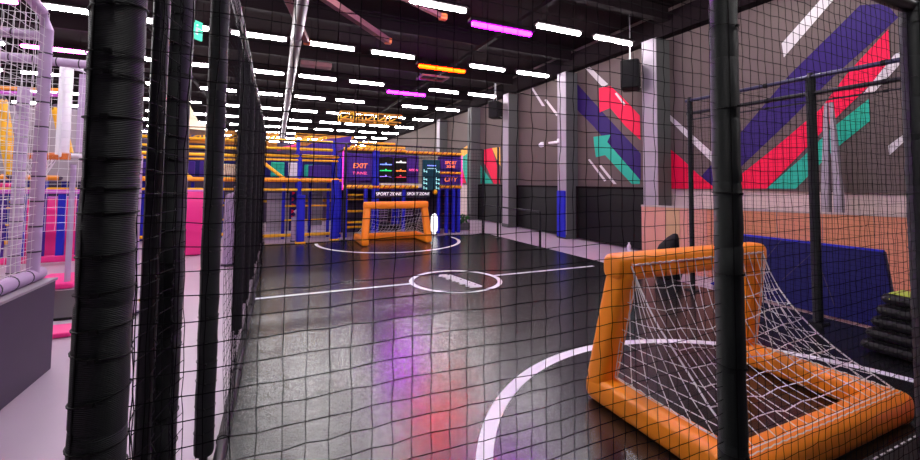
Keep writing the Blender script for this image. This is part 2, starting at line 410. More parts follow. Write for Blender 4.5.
# ---------------------------------------------------------------- padded posts
def padded_post(x, y, h, r, label, padmat='pad', group='black padded net posts', ties=7, lean=0, seam=True):
    t = thing('padded_post', label, 'post', (x, y, 0), 0, group)
    MB().path([(0, 0, 0), (0, 0, h+.02)], .022, M['blacksteel'], 12).build('pole', t, smooth=True)
    zs = []; rs = []; z = .05; step = .26
    rr = random.Random(int(x*100+y*1000))
    while z < h-.02:
        L = min(step, h-z)
        for f, k in ((0.0, .965), (.05, 1.0), (.3, 1.008), (.6, .99), (.95, 1.0), (1.0, .965)):
            zs.append(z+L*f*.999); rs.append(r*k*(1+rr.uniform(-.006, .006)))
        z += L
    q = MB(); q.path([(rr.uniform(-.002, .002), rr.uniform(-.002, .002), zz) for zz in zs], r, M[padmat], 24, radii=rs)
    fp = q.build('foam_pad', t, smooth=True)
    for i in range(ties):
        z = .2+(h-.3)*i/(ties-1)+rr.uniform(-.02, .02); s = MB(); n = 24; a = rr.uniform(-.012, .012)
        s.path([((r+.002)*math.cos(2*math.pi*k/n), (r+.002)*math.sin(2*math.pi*k/n), z+a*math.cos(2*math.pi*k/n)) for k in range(n+1)], .0018, M['tie'], 5)
        s.box((0, -r-.004, z), (.012, .012, .008), M['tie'])
        s.build('tie', fp)
    if seam:
        s = MB(); s.path([(-r*.99*math.cos(.9), -r*.99*math.sin(.9), z) for z in (.05, h/2, h)], .003, M['tie'], 5); s.build('seam', fp)
    return t
NH = 2.66
padded_post(-.322, 1.1, 3.0, .0485, 'thick black padded post nearest the camera at far left', ties=38)
padded_post(-.335, 1.69, 2.9, .052, 'second black padded post of the left fence from the camera', ties=26)
padded_post(-.335, 2.78, 2.9, .05, 'third black padded post of the left fence from the camera', ties=22)
for i, (y, lb) in enumerate([(4.9, 'fourth'), (6.1, 'fifth'), (7.5, 'sixth'), (8.9, 'seventh'), (10.2, 'eighth'), (11.45, 'ninth')]):
    padded_post(-.335, y, 2.9, .05, '%s black padded post of the left fence from the camera' % lb, ties=5)
padded_post(-.335, 1.5, 2.9, .02, 'slim black pole just left of the second padded post', ties=6)
padded_post(1.72, 1.1, 2.7, .052, 'black padded post standing in front of the near goal', ties=8)
padded_post(3.5, 1.1, 2.7, .055, 'black padded post at the right edge of the view', ties=8)
padded_post(5.25, 1.1, 2.7, .055, 'black padded post of the near net beyond the right edge')
# slimmer right fence posts
for y, lb in [(2.69, 'black fence post in front of the navy mat'), (4.26, 'slim black fence post beside the peach boards'), (6.4, 'black fence post behind the crossbar by the strip'), (1.1, 'black corner fence post beside the dark mat stack')][:2]+[]:
    t = thing('fence_post', lb, 'post', (5.8, y, 0), 0, 'posts of the right fence')
    MB().path([(0, 0, 0), (0, 0, 2.9)], .05 if y < 3 else .035, M['pad'], 16).build('foam_pad', t, smooth=True)
    MB().box((0, 0, .01), (.16, .16, .02), M['blacksteel']).build('base_plate', t)
    MB().path([(0, 0, 2.9), (0, 0, 2.95)], .03, M['blacksteel'], 10).build('cap', t)
for y, lb in [(8.4, 'slim black post at the far stretch of the right fence'), (10.5, 'slim black post beside the far pale pillar')]:
    t = thing('fence_post', lb, 'post', (5.95, y, 0), 0, 'posts of the right fence')
    MB().path([(0, 0, 0), (0, 0, 2.65 if y > 10 else .9)], .03, M['blacksteel'], 12).build('pole', t, smooth=True)
    MB().box((0, 0, .01), (.14, .14, .02), M['blacksteel']).build('base_plate', t)

# rails
def rail(name, p0, p1, r, m, label, group='net rails'):
    t = thing(name, label, 'rail', p0, 0, group)
    a = Vector(p1)-Vector(p0); tb = MB().path([(0, 0, 0), a], r, M[m], 12).build('tube', t, smooth=True)
    n = max(2, int(a.length/.9))
    for i in range(1, n):
        c = a*(i/n); dd = a.normalized()*.02
        MB().path([c-dd, c+dd], r+.006, M['tie'], 10).build('clip', tb)
    return t
rail('top_rail', (-.31, 1.0, 2.92), (-.31, 11.45, 2.92), .03, 'blacksteel', 'black top rail of the left fence')
rail('top_rail', (-.29, 1.0, 2.84), (-.29, 11.45, 2.84), .007, 'duct', 'thin bright wire just under the left top rail')
rail('bottom_rail', (-.25, 1.0, .04), (-.25, 11.45, .04), .03, 'blacksteel', 'black padded bottom rail of the left fence')
rail('top_rail', (-.33, 1.1, 2.69), (5.8, 1.1, 2.69), .038, 'blacksteel', 'black top rail of the near net at upper right')
rail('top_rail', (5.8, .9, 2.9), (5.8, 4.32, 2.9), .026, 'bluesteel', 'bluish topmost rail of the right fence')
rail('top_rail', (5.8, .9, 2.70), (5.8, 4.3, 2.70), .026, 'blacksteel', 'black second rail of the right fence')
rail('top_rail', (5.8, .9, 2.6), (5.8, 4.3, 2.6), .01, 'blacksteel', 'thin black wire under the two rails of the right fence')
rail('top_rail', (-.3, 11.45, 2.64), (5.95, 11.45, 2.64), .022, 'blacksteel', 'black top rail of the far net')
rail('hand_rail', (5.95, 8.4, .9), (5.95, 11.4, .9), .022, 'blacksteel', 'low black rail beside the charcoal boards')
for x, lb in ((1.72, 'slim black post of the far net left of the far goal'), (5.95, 'slim black corner post of the far net')):
    t = thing('net_post', lb, 'post', (x, 11.45, 0), 0, 'posts of the far net')
    MB().path([(0, 0, 0), (0, 0, 2.64)], .03, M['blacksteel'], 12).build('pole', t, smooth=True); MB().box((0, 0, .01), (.16, .16, .02), M['blacksteel']).build('base_plate', t)

# ---------------------------------------------------------------- nets
def net(org, du, dv, nu, nv, r, m, label, disp=None, name='safety_net', jit=.05, group='black safety nets', sides=3):
    org, du, dv = Vector(org), Vector(du), Vector(dv); nn = du.cross(dv).normalized()
    rr = random.Random(nu*31+nv); cell = du.length
    P = [[None]*(nv+1) for _ in range(nu+1)]
    for i in range(nu+1):
        for j in range(nv+1):
            u, v = i/nu, j/nv
            o = disp(u, v, i, j) if disp else Vector((0, 0, 0))
            P[i][j] = org+du*i+dv*j+o+du*rr.uniform(-jit, jit)+dv*rr.uniform(-jit, jit)+nn*cell*rr.uniform(-jit, jit)
    q = MB()
    for i in range(nu+1): q.path(P[i], r, m, sides, cap=False, up=nn)
    for j in range(nv+1): q.path([P[i][j] for i in range(nu+1)], r, m, sides, cap=False, up=nn)
    o = q.build(name, label=label, cat='net', group=group)
    return o
def sagfn(amp, k):
    def f(u, v, i, j):
        return Vector((.25*amp*math.sin(v*9+k), amp*math.sin(u*7+k)*math.sin(math.pi*v)*.6, -amp*abs(math.sin(u*math.pi*3))*.5*math.sin(math.pi*min(1, v*1.02))))
    return f
C = .055
net((-.30, 1.1, .02), (C, 0, 0), (0, 0, C), 37, 48, .0014, M['cord'], 'black near net left of the post in front of the goal', sagfn(.012, .3))
net((1.735, 1.1, .02), (C, 0, 0), (0, 0, C), 32, 48, .0014, M['cord'], 'black near net over the near goal, right of the middle post', sagfn(.012, 1.7))
net((3.515, 1.1, .02), (C, 0, 0), (0, 0, C), 41, 48, .0014, M['cord'], 'black near net beyond the post at the right edge', sagfn(.012, 2.7))
def lsag(u, v, i, j):
    return Vector((.05*(1-v)**3+.012*math.sin(u*40), 0, .008*math.sin(u*55)))
net((-.285, 1.12, .03), (0, C, 0), (0, 0, C), 9, 52, .0014, M['cord'], 'black net strip between the first two padded posts at left', lsag)
net((-.285, 2.83, .03), (0, C, 0), (0, 0, C), 156, 52, .0014, M['cord'], 'black net of the left fence from third padded post to far end', lsag)
net((5.745, 1.0, .02), (0, C, 0), (0, 0, C), 60, 52, .0014, M['cord'], 'black net of the right fence before the navy mat', lambda u, v, i, j: Vector((.02*math.sin(u*20), 0, 0)))
net((-.3, 11.45, .02), (.1, 0, 0), (0, 0, .1), 62, 26, .003, M['cord'], 'black far net behind the far goal')

# near base pad with stitching, and pink mat before it
t = thing('base_pad', 'black padded strip with white stitches along the near net foot', 'pad', (2.7, 1.19, 0))
MB().box((0, 0, .018), (6.0, .14, .03), M['rubber'], bev=.01).build('cover', t)
q = MB()
for i in range(70): q.box((-2.9+i*.085, .04, .034), (.05, .008, .003), M['strap'])
q.build('stitching', t, kind='stuff')
MB().box((4.3, .92, .03), (1.7, .4, .05), M['pink'], bev=.015).build('floor_mat', label='pink floor mat at the bottom right corner', cat='mat', group='pink mats')

# ---------------------------------------------------------------- inflatable goals
def make_goal(label):
    t = thing('inflatable_goal', label, 'goal', (0, 0, 0), 0, 'inflatable goals')
    W, H, D, r, ln = .83, 1.0, .97, .094, .12
    WT = .765
    def bar(nm, p0, p1, rad, ext=.0):
        p0, p1 = Vector(p0), Vector(p1); d = (p1-p0).normalized(); L = (p1-p0).length
        n = 14; pts = []; rs = []
        e = rad*.97
        for s, k in ((-e, .72), (-e*.93, .86), (-e*.75, .95), (-e*.4, 1.0)): pts.append(p0+d*s); rs.append(rad*k)
        for i in range(n+1): pts.append(p0+d*(L*i/n)); rs.append(rad*(1+.008*math.sin(i*2.1)))
        for s, k in ((e*.4, 1.0), (e*.75, .95), (e*.93, .86), (e, .72)): pts.append(p1+d*s); rs.append(rad*k)
        o = MB().path(pts, rad, M['orange'], 28, sq=3.6, radii=rs).build(nm, t, smooth=True)
        q = MB(); side = d.cross(Vector((0, 0, 1)))
        if side.length < .3: side = Vector((1, 0, 0))
        return o
    zb = .10
    bar('crossbar', (-WT, -ln, H), (WT, -ln, H), r)
    bar('post', (-W, 0, zb+.1), (-WT, -ln, H-.1), r*.95); bar('post', (W, 0, zb+.1), (WT, -ln, H-.1), r*.95)
    bar('side_bar', (-W, 0, zb), (-W, -D, zb), r); bar('side_bar', (W, 0, zb), (W, -D, zb), r)
    bar('rear_bar', (-W, -D, zb), (W, -D, zb), r*1.02)
    # white lacing rope
    q = MB()
    def rope(p0, p1, n=30, a=.004):
        p0, p1 = Vector(p0), Vector(p1)
        q.path([p0.lerp(p1, i/n)+Vector((a*math.sin(i*1.7), 0, a*math.cos(i*2.3))) for i in range(n+1)], .0035, M['wcord'], 5)
    zt = 2*zb+.012
    rope((-W+.03, -.08, zt), (-W+.0, -D, zt)); rope((W-.03, -.08, zt), (W, -D, zt)); rope((-W, -D-.05, zt), (W, -D-.05, zt), 60)
    rope((-W+.02, -r-.02, zt), (-WT+.02, -ln-r-.012, H-.12)); rope((W-.02, -r-.02, zt), (WT-.02, -ln-r-.012, H-.12))
    rope((-WT, -ln-r-.008, H+.03), (WT, -ln-r-.008, H+.03), 60)
    q.build('lacing_rope', t)
    for i in range(3):
        MB().path([(-.5+.5*i, -ln+.112, H), (-.5+.5*i, -ln+.118, H)], .02, M['amber'], 10).build('valve', t)
    # net
    NU, NV = 16, 9
    top = Vector((0, -ln-r, H+.02)); bot = Vector((0, -D-.02, zt))
    # sagging profile, top to rear bar
    def prof(v):
        p = top.lerp(bot, v); s = math.sin(math.pi*v**.8)
        return Vector((0, p.y+.05*s, p.z-.10*s))
    G = [[None]*(NV+1) for _ in range(NU+1)]; rr = random.Random(5)
    for i in range(NU+1):
        for j in range(NV+1):
            u, v = i/NU, j/NV; p = prof(v); e = math.sin(math.pi*u)
            G[i][j] = Vector(((2*u-1)*(WT+(W-WT)*v)*(1-.07*math.sin(math.pi*v)), p.y+.10*e*math.sin(math.pi*v), p.z-.13*e*math.sin(math.pi*v)-.012*math.sin(i*1.3)*math.sin(math.pi*v)))
            G[i][j] += Vector((rr.uniform(-.006, .006), rr.uniform(-.006, .006), rr.uniform(-.008, .008)))*(1 if 0 < j < NV else 0)
    q = MB()
    for i in range(NU+1): q.path(G[i], .0032 if 0 < i < NU else .006, M['wcord'], 4, cap=False)
    for j in range(NV+1): q.path([G[i][j] for i in range(NU+1)], .0032, M['wcord'], 4, cap=False)
    q.build('back_net', t)
    for s in (-1, 1):
        q = MB(); n = 6
        rows = []
        for j in range(NV+1):
            e = G[0][j] if s < 0 else G[NU][j]
            v = j/NV; zz = e.z
            front = Vector((s*(W-(W-WT)*min(1, zz)), -ln*max(0, (zz-.2))-r-.01, zz))
            if front.y < e.y: front.y = e.y+.001
            rows.append([front.lerp(e, k/n)+Vector((-s*.02*math.sin(math.pi*k/n), 0, -.02*math.sin(math.pi*k/n))) for k in range(n+1)])
        for r_ in rows[1:]: q.path(r_, .003, M['wcord'], 4, cap=False)
        for k in range(n+1): q.path([r_[k] for r_ in rows], .003, M['wcord'], 4, cap=False)
        q.build('side_net', t)
    return t
goal = make_goal('large orange inflatable goal with white net in the foreground')
goal.location = (3.075, 2.38, 0)
dup(goal, (2.88, 10.30, 0), math.pi, 'small orange inflatable goal at the far end of the pitch')

# ---------------------------------------------------------------- things by the right fence
q = thing('leaning_mat', 'tall navy mat leaning outside the right fence', 'mat', (6.2, 3.15, 0))
y0, y1 = -1.0, .75
m_ = MB(); a = .1
m_.poly([(-.02, y0, .02), (.02+a, y0+.15, .85), (.02+a, y1, .85), (-.02, y1, .02)], .09, M['navy'], (1, 0, 0)); m_.build('cover', q)
m_ = MB(); m_.path([(a+.065, y0+.15, .855), (a+.065, y1, .855)], .02, M['blue'], 8); m_.path([(.025, y0, .03), (.065+a, y0+.15, .855)], .012, M['grey'], 8); m_.build('piping', q)
m_ = MB(); m_.path([(-.015, .1, .35), (.11, -.3, .88)], .004, M['grey'], 4); m_.path([(-.01, -.45, .15), (.1, -.2, .8)], .004, M['grey'], 4); m_.path([(.0, .5, .3), (.1, .15, .88)], .004, M['grey'], 4); m_.build('crease', q)

# peach boards, free-standing partition
A = Vector((6.42, 5.75, 0)); B = Vector((9.2, 2.2, 0)); B = A+(Vector((8.0, 2.55, 0))-A)
t = thing('board_partition', 'peach board partition outside the right fence', 'partition', tuple(A))
d = (B-A); L = d.length; d.normalize(); ang = math.atan2(d.y, d.x)
ws = [.42, .24, .42, .42, .55, .55, .55, .55]; s = 0
for i, wd in enumerate(ws):
    if s+wd > L+.3: break
    c = d*(s+wd/2)
    MB().box((c.x, c.y, .59), (wd-.006, .05, 1.18), M['ply'][(0, 1, 0, 2, 3, 2, 3, 2)[i]], ang, .006).build('board', t)
    s += wd
c = d*(s/2)
MB().box((c.x, c.y, 1.19), (s, .07, .03), M['wallw'], ang).build('capping', t)
m_ = MB()
P = [d*(2.3+.5*math.sin(a))+Vector((-d.y, d.x, 0))*-.06+Vector((0, 0, .35+.5*math.cos(a))) for a in [R(x) for x in range(-60, 20, 8)]]

# black heap behind the crossbar
p = at(668, 242, 0, 6.15)
t = thing('kit_bag', 'black bag heap peeking over the near goal crossbar', 'bag', (6.15, p.y, 0))
vs = []; fs = []; n = 16
prof_ = [(.02, .30, 0), (.3, .33, 0), (.55, .25, -.02), (.7, .14, -.1), (.765, .06, -.14), (.78, .01, -.15)]
for (z, r_, oy) in prof_:
    for k in range(n):
        a = 2*math.pi*k/n; r_2 = r_*.8; vs.append((r_2*.5*math.cos(a)*(1+.12*math.sin(3*a+z*5)), oy+r_2*math.sin(a)*(1+.1*math.cos(2*a+z*9)), z))
for j in range(len(prof_)-1):
    for k in range(n): fs.append((j*n+k, j*n+(k+1) % n, (j+1)*n+(k+1) % n, (j+1)*n+k))
fs.append(tuple(range(n))); fs.append(tuple((len(prof_)-1)*n+k for k in range(n)))
MB().add(vs, fs, M['bag']).build('sack', t, smooth=True)
p = at(629, 243, 2, 0)*.86; p.z = 0
t = thing('drink_bottle', 'small white bottle on the floor before the charcoal board', 'bottle', tuple(p))
MB().path([(0, 0, 0), (0, 0, .16), (0, 0, .2)], .04, M['white'], 12, radii=[.045, .045, .02]).build('body', t, smooth=True); MB().path([(0, 0, .2), (0, 0, .25)], .022, M['wcord'], 10).build('cap', t)
MB().box((6.7, 4.15, .03), (.6, .5, .06), M['blue'], bev=.02).build('floor_mat', label='small blue floor mat seen through the near goal', cat='mat')
MB().box((6.45, 3.95, .02), (.3, .25, .06), M['rubber'], bev=.02).build('floor_mat', label='small black pad beside the blue floor mat', cat='mat')

# stack of dark mats with lime top
for i in range(5):
    off = -.045*(4-i)
    t = thing('crescent_mat', ['black rounded mat at the bottom of the stack', 'black rounded mat second from the bottom of the stack', 'black rounded mat in the middle of the stack',
              'black rounded mat second from the top of the stack', 'lime topped rounded mat on top of the stack'][i], 'mat', (5.46, 1.60, .02+i*.115), 0, 'stacked rounded mats')
    hx, hy = .24-.015*i, .50-.035*i
    MB().box((0, 0, .055), (2*hx, 2*hy, .10), M['rubber'], 0, .05).build('cushion', t, smooth=True)
    m_ = MB()
    m_.box((0, 0, .108), (2*hx-.1, 2*hy-.1, .01), M['lime'] if i == 4 else M['rubber'], 0, .004); m_.build('top_panel', t, label='lime top' if i == 4 else None)
    MB().sphere((-hx*.93, hy*.8, .06), .013, M['lime']).build('corner_tab', t, label='lime corner tab')

# ================================================================ far end: soft play frontage (plane Y = 12)
YF = 12.05
def fx(x): return at(x, 185, 1, YF).x
def fz(y, x=400): return at(x, y, 1, YF).z
def rope_rail(t, x0, x1, z, r=.045, y=0, step=.16, nm='rope_rail'):
    m_ = MB(); m_.path([(x0, y, z), (x1, y, z)], r, M['yellow'], 10)
    n = int((x1-x0)/step)
    for i in range(n):
        xa = x0+step*(i+.2)
        m_.path([(xa, y-r*1.02, z-r*.9), (xa+step*.45, y-r*1.02, z+r*.9)], .016, M['stripe'], 5)
    m_.build(nm, t, smooth=True)
X0, X1 = fx(343), fx(461)
t = thing('play_frontage', 'violet two storey soft play frontage with striped yellow rails behind the far goal', 'play structure', (0, YF, 0))
ZT, ZM = fz(151), fz(187)
def bx(nm, x0, x1, z0, z1, m, y=0, dy=.06, label=None, bev=.01):
    return MB().box(((x0+x1)/2, y, (z0+z1)/2), (abs(x1-x0), dy, abs(z1-z0)), M[m], bev=bev).build(nm, t, label=label)
rope_rail(t, X0, fx(405), ZT); rope_rail(t, fx(405), X1, ZT-.03); rope_rail(t, X0, fx(418), ZM, .055); rope_rail(t, fx(438), X1, ZM+.01, .045); rope_rail(t, fx(438), X1, fz(172), .04)
bx('fascia_panel', X0, fx(373), fz(183), fz(155), 'purple', .06); bx('fascia_panel', fx(379), fx(419), fz(183), fz(155), 'purple', .08); bx('fascia_panel', fx(438), X1, fz(183), fz(155), 'purple', .06)
bx('blue_post', fx(372), fx(379), 0, ZT, 'blue', .02, .12)
for xx in (346, 366, 404, 439, 447, 454, 459): bx('post', fx(xx)-.05, fx(xx)+.05, 0, ZM-.05, 'blue', .03, .1)
bx('neon_edge', X0-.03, X0, fz(190), fz(153), 'neon', -.02, .03, 'magenta glowing edge'); bx('neon_edge', X1, X1+.03, fz(186), fz(153), 'neon', -.02, .03, 'magenta glowing edge')
bx('back_panel', X0, X1, 0, ZM, 'back', 1.2, .05); bx('deck', X0, X1, ZM-.08, ZM-.02, 'purple', .6, 1.2); bx('roof_deck', X0, X1, ZT-.02, ZT+.02, 'back', .7, 1.3)
bx('side_panel', X1-.04, X1, 0, ZT, 'purple', .7, 1.3)
for i, yy in enumerate((195, 199, 211, 222, 227)):
    MB().path([(X0+.1, .25+.05*i, fz(yy)), (fx(366), .25+.05*i, fz(yy))], .035, M['yellow'], 8).build('rung', t, smooth=True)
for xa, xb in ((444, 450), (450, 457)):
    for yy in (196, 205, 215, 225): bx('webbing', fx(xa), fx(xb), fz(yy)-.01, fz(yy)+.01, 'stripe', .1, .02)
bx('bench', fx(375), fx(430), 0, .28, 'rubber', .5, .5, 'black bench')
for i in range(7): bx('slat', fx(376), fx(394), fz(206+2.6*i), fz(206.8+2.6*i), 'lilac', .7, .03)
for i in range(5): bx('slat', fx(407), fx(420), fz(207+2.6*i), fz(207.8+2.6*i), 'lilac', .7, .03)
bx('slat_post', fx(397), fx(405), 0, ZM, 'blue', .6, .1)
m_ = MB()
for a_, b_ in (((350, 150), (362, 143)), ((362, 143), (375, 150)), ((350, 147), (405, 148)), ((358, 143), (395, 144)), ((375, 150), (368, 141)), ((385, 150), (378, 143))):
    pa, pb = at(*a_, 1, YF+.8), at(*b_, 1, YF+.8); m_.path([(pa.x, .8, pa.z), (pb.x, .8, pb.z)], .035, M['yellow'], 8)
m_.build('roof_rail', t, smooth=True)
# signs on it
def sign(name, x0, x1, y0, y1, lines, m, label, size, back='purple'):
    s = thing(name, label, 'sign', ((fx(x0)+fx(x1))/2, YF-.05, 0), 0)
    bd = MB().box((0, 0, (fz(y0)+fz(y1))/2), (fx(x1)-fx(x0), .03, abs(fz(y0)-fz(y1))), M[back]).build('board', s)
    for k, (tx, yy, mm) in enumerate(lines):
        text_part(tx, size[k], M[mm], bd, (0, -.02, fz(yy)), (R(90), 0, R(0)), shear=.15)
    return s
sign('wall_sign', 347, 371, 181, 158, [('EXIT', 167, 'sign_orange'), ('TUNNEL', 174, 'sign_pink')], None, 'orange and pink lettered sign on the violet frontage', (.2, .11))
sign('wall_sign', 407, 418, 173, 167, [('NEON', 170, 'sign_pink')], None, 'small pink lettered sign beside the teal scoreboard', (.1,))
sign('wall_sign', 440, 459, 168, 158, [('SPORT', 161.5, 'sign_orange'), ('ZONE', 165.5, 'sign_orange')], None, 'upper orange lettered sign at the right end of the frontage', (.13, .11))
sign('wall_sign', 440, 459, 184, 174, [('CITY', 179, 'sign_orange')], None, 'lower orange lettered sign at the right end of the frontage', (.2,))
sign('wall_sign', 375, 401, 197.5, 191, [('SPORT ZONE', 194, 'sign_white')], None, 'white lettered sign above the left half of the far goal', (.13,), 'back')
sign('wall_sign', 406, 429, 197.5, 191, [('SPORT ZONE', 194, 'sign_white')], None, 'white lettered sign above the right half of the far goal', (.12,), 'back')
# target panels of glowing bars
for (x0, x1, bars, lb) in ((378, 392, (('gl_blue', 165), ('gl_green', 171), ('gl_violet', 177)), 'dark target panel with blue, green and violet glowing bars'),
                           (393.5, 406, (('gl_white', 162.5), ('gl_orange', 171), ('gl_red', 177)), 'dark target panel with white, orange and red glowing bars')):
    s = thing('target_panel', lb, 'light panel', ((fx(x0)+fx(x1))/2, YF-.03, 0), 0, 'glowing target panels'); W_ = fx(x1)-fx(x0)
    MB().box((0, 0, (fz(158)+fz(182))/2), (W_, .06, abs(fz(158)-fz(182))), M['speaker']).build('case', s)
    for mm, yy in bars:
        MB().path([(-W_*.42, -.04, fz(yy)), (W_*.42, -.04, fz(yy))], .016, M[mm], 8).build('light_bar', s)
        MB().sphere((0, -.04, fz(yy)+.03), .025, M[mm]).build('light_knob', s)
s = thing('scoreboard', 'tall dark teal scoreboard with pale digits', 'scoreboard', ((fx(421)+fx(438))/2, YF-.12, 0)); W_ = fx(438)-fx(421)
scr = MB().box((0, 0, (fz(159)+fz(190))/2), (W_, .1, fz(159)-fz(190)), M['screen'], bev=.02).build('screen', s)
for i, yy in enumerate((171, 179, 183, 188)):
    for sx in (-1, 1):
        m_ = MB(); z = fz(yy); c = sx*W_*.36
        m_.box((c, -.055, z), (.10, .01, .02), M['digit']); m_.box((c-.045, -.055, z+.02), (.02, .01, .09), M['digit']); m_.box((c+.045, -.055, z-.01), (.02, .01, .06), M['digit'])
        m_.build('digit', scr)
m_ = MB(); m_.box((0, -.055, fz(165)), (W_*.5, .01, .03), M['gl_blue']); m_.box((0, -.055, fz(168)), (W_*.5, .01, .015), M['digit']); m_.build('readout', scr)
# glowing bollard and ball lamp
p = at(436, 236, 2, 0)
s = thing('glowing_bollard', 'white glowing rounded bollard right of the far goal', 'lamp', (p.x, YF-.4, 0))
zs = [.04, .1, .14, .3, .55, .62, .66]; MB().path([(0, 0, z) for z in zs], .1, M['gl_white'], 16, radii=[.05, .05, .1, .11, .1, .07, .02]).build('body', s, smooth=True); MB().box((0, 0, .02), (.14, .14, .04), M['pillard']).build('base', s)
s = thing('ball_lamp', 'small yellow ball above the glowing bollard', 'ball', (fx(433.5), YF-.15, fz(192))); MB().sphere((0, 0, 0), .08, M['yellow'], 16).build('ball', s, smooth=True); MB().path([(0, 0, .07), (0, 0, .12)], .012, M['blacksteel'], 8).build('stem', s); MB().path([(0, 0, 0), (0, .2, 0)], .012, M['blacksteel'], 8).build('bracket', s)
MB().box((fx(468.5), YF+1.2, .78), (.46, .08, 1.56), M['ochre'], bev=.01).build('door_panel', label='ochre panel standing right of the violet frontage', cat='panel')
t = thing('potted_plant', 'low green plants at the foot of the ochre panel', 'plant', (X1+.33, YF+.6, 0))
MB().box((0, 0, .12), (.5, .2, .24), M['pillard'], bev=.02).build('planter', t)
m_ = MB(); rr = random.Random(2)
for i in range(70):
    x = rr.uniform(-.2, .2); y = rr.uniform(-.12, .12); z = rr.uniform(.22, .5); a = rr.uniform(0, 6.3); s_ = .06
    m_.poly([(x, y, z), (x+s_*math.cos(a), y+s_*math.sin(a), z+.05), (x+2*s_*math.cos(a), y+2*s_*math.sin(a), z), (x+s_*math.cos(a), y+s_*math.sin(a), z-.02)], .003, M['green'], (0, 0, 1))
m_.build('foliage', t, kind='stuff')

# ---------------------------------------------------------------- left play bays
def bay(x0, x1, y, label, var=0):
    t = thing('play_bay', label, 'play structure', (x0, y, 0), 0, 'blue and yellow play bays')
    W_ = x1-x0
    for xx in (0, W_*.48, W_-.05):
        MB().path([(xx, 0, 0), (xx, 0, 2.35)], .07, M['blue'], 14).build('post', t, smooth=True)
        MB().path([(xx, 1.4, 0), (xx, 1.4, 2.9)], .06, M['blue'], 12).build('post', t, smooth=True)
    for z, r, m in ((1.63, .06, 'amber'), (2.3, .045, 'yellow'), (2.18, .03, 'yellow'), (1.36, .035, 'yellow'), (.12, .045, 'yellow')):
        MB().path([(0, -.02, z), (W_, -.02, z)], r, M[m], 12).build('rail', t, smooth=True)
    for z in (2.85, 2.6, 1.0): MB().path([(0, 1.4, z), (W_, 1.4, z)], .045, M['yellow'], 10).build('rail', t, smooth=True)
    MB().path([(W_*.02, .02, 2.15), (W_*.3, .02, 1.66)], .045, M['yellow'], 10).build('brace', t, smooth=True)
    MB().box((W_/2, .75, 1.58), (W_, 1.4, .06), M['purple']).build('deck', t)
    cols = [('mteal', 'white', 'purple'), ('purple', 'mteal', 'cream'), ('cream', 'blue', 'purple')][var % 3]
    MB().box((W_*.22, .5, 1.92), (W_*.16, .06, .42), M[cols[0]], bev=.02).build('infill_panel', t)
    MB().box((W_*.42, .5, 1.92), (W_*.14, .06, .42), M[cols[1] if var % 3 == 0 else cols[0]], bev=.02).build('infill_panel', t)
    MB().box((W_*.75, .6, 1.9), (W_*.3, .06, .36), M[cols[2]], bev=.02).build('infill_panel', t)
    MB().box((W_/2, 1.5, 1.95), (W_, .05, .7), M['navy']).build('back_screen', t)
    MB().box((W_*.25, .9, .7), (W_*.3, .04, 1.1), M['pillar'], bev=.02).build('infill_panel', t)
    MB().box((W_*.72, 1.1, .75), (W_*.2, .04, 1.0), M['pillar'], bev=.02).build('infill_panel', t)
    MB().box((W_*.42, .3, .8), (W_*.10, .05, 1.2), M['navy'], bev=.02).build('slat_panel', t)
    for xx in (W_*.3, W_*.62, W_*.85): MB().path([(xx, .25, 0), (xx, .25, 1.58)], .045, M['blue'], 10).build('post', t, smooth=True)
    MB().box((W_*.62, .95, 1.9), (W_*.12, .06, .4), M['mteal'], bev=.02).build('infill_panel', t)
    for z in (.5, .9): MB().path([(W_*.3, .25, z), (W_*.85, .25, z)], .025, M['yellow'], 8).build('rail', t, smooth=True)
    m_ = MB()
    for i in range(6): m_.poly([(W_*.40, .26, .35+i*.17), (W_*.44, .26, .42+i*.17), (W_*.40, .26, .46+i*.17)], .01, M['mred'], (0, -1, 0))
    m_.build('chevron', t)
    return t
bxs = [(-.45, 1.72), (-2.75, -.55), (-5.05, -2.85), (-7.35, -5.15), (-9.65, -7.45), (-11.95, -9.75)]
bl = ['blue and yellow play bay directly left of the violet frontage', 'blue and yellow play bay seen just left of the left fence', 'blue and yellow play bay seen between the second and third padded posts',
      'blue and yellow play bay behind the basketball board', 'blue and yellow play bay behind the lilac post at far left', 'blue and yellow play bay at the left edge of the view']
for i, (a_, b_) in enumerate(bxs): bay(a_, b_, 12.2 if i == 0 else 13.0, bl[i], i)
# blue twin columns before the frontage
for x, yb, lb in ((334, 240, 'tall blue padded column left of the far goal'), (300, 243, 'blue padded column beside the lilac rounded post')):
    p = at(x, yb, 2, 0); h = at(x, 180 if x == 334 else 195, 1, p.y).z
    t = thing('padded_column', lb, 'column', (p.x, p.y, 0), 0, 'blue padded columns'); MB().path([(0, 0, .02), (0, 0, h)], .1, M['blue'], 16, sq=4).build('pad', t, smooth=True)
    MB().box((0, 0, .02), (.24, .24, .04), M['yellow']).build('base', t, label='yellow base')
for x, lb in ((228, 'lilac rounded post seen between the third and fourth padded posts'), (299.5, 'lilac rounded post before the blue play bay')):
    p = at(x, 265 if x == 228 else 241, 2, 0); r_ = .1
    if x > 290: p.y = 11.75; p.x = at(295, 230, 1, 11.75).x
    t = thing('rounded_post', lb, 'post', (p.x, p.y, 0), 0, 'lilac rounded posts'); h = 1.42 if x == 228 else .8
    MB().path([(0, 0, .02), (0, 0, h*.8), (.03, 0, h*.93), (.1, 0, h), (.2, 0, h+.03)], r_, M['lilac'], 14, radii=[r_, r_, r_, r_*.9, r_*.6]).build('pad', t, smooth=True)
    MB().box((0, 0, .02), (.22, .22, .03), M['grey']).build('base', t)
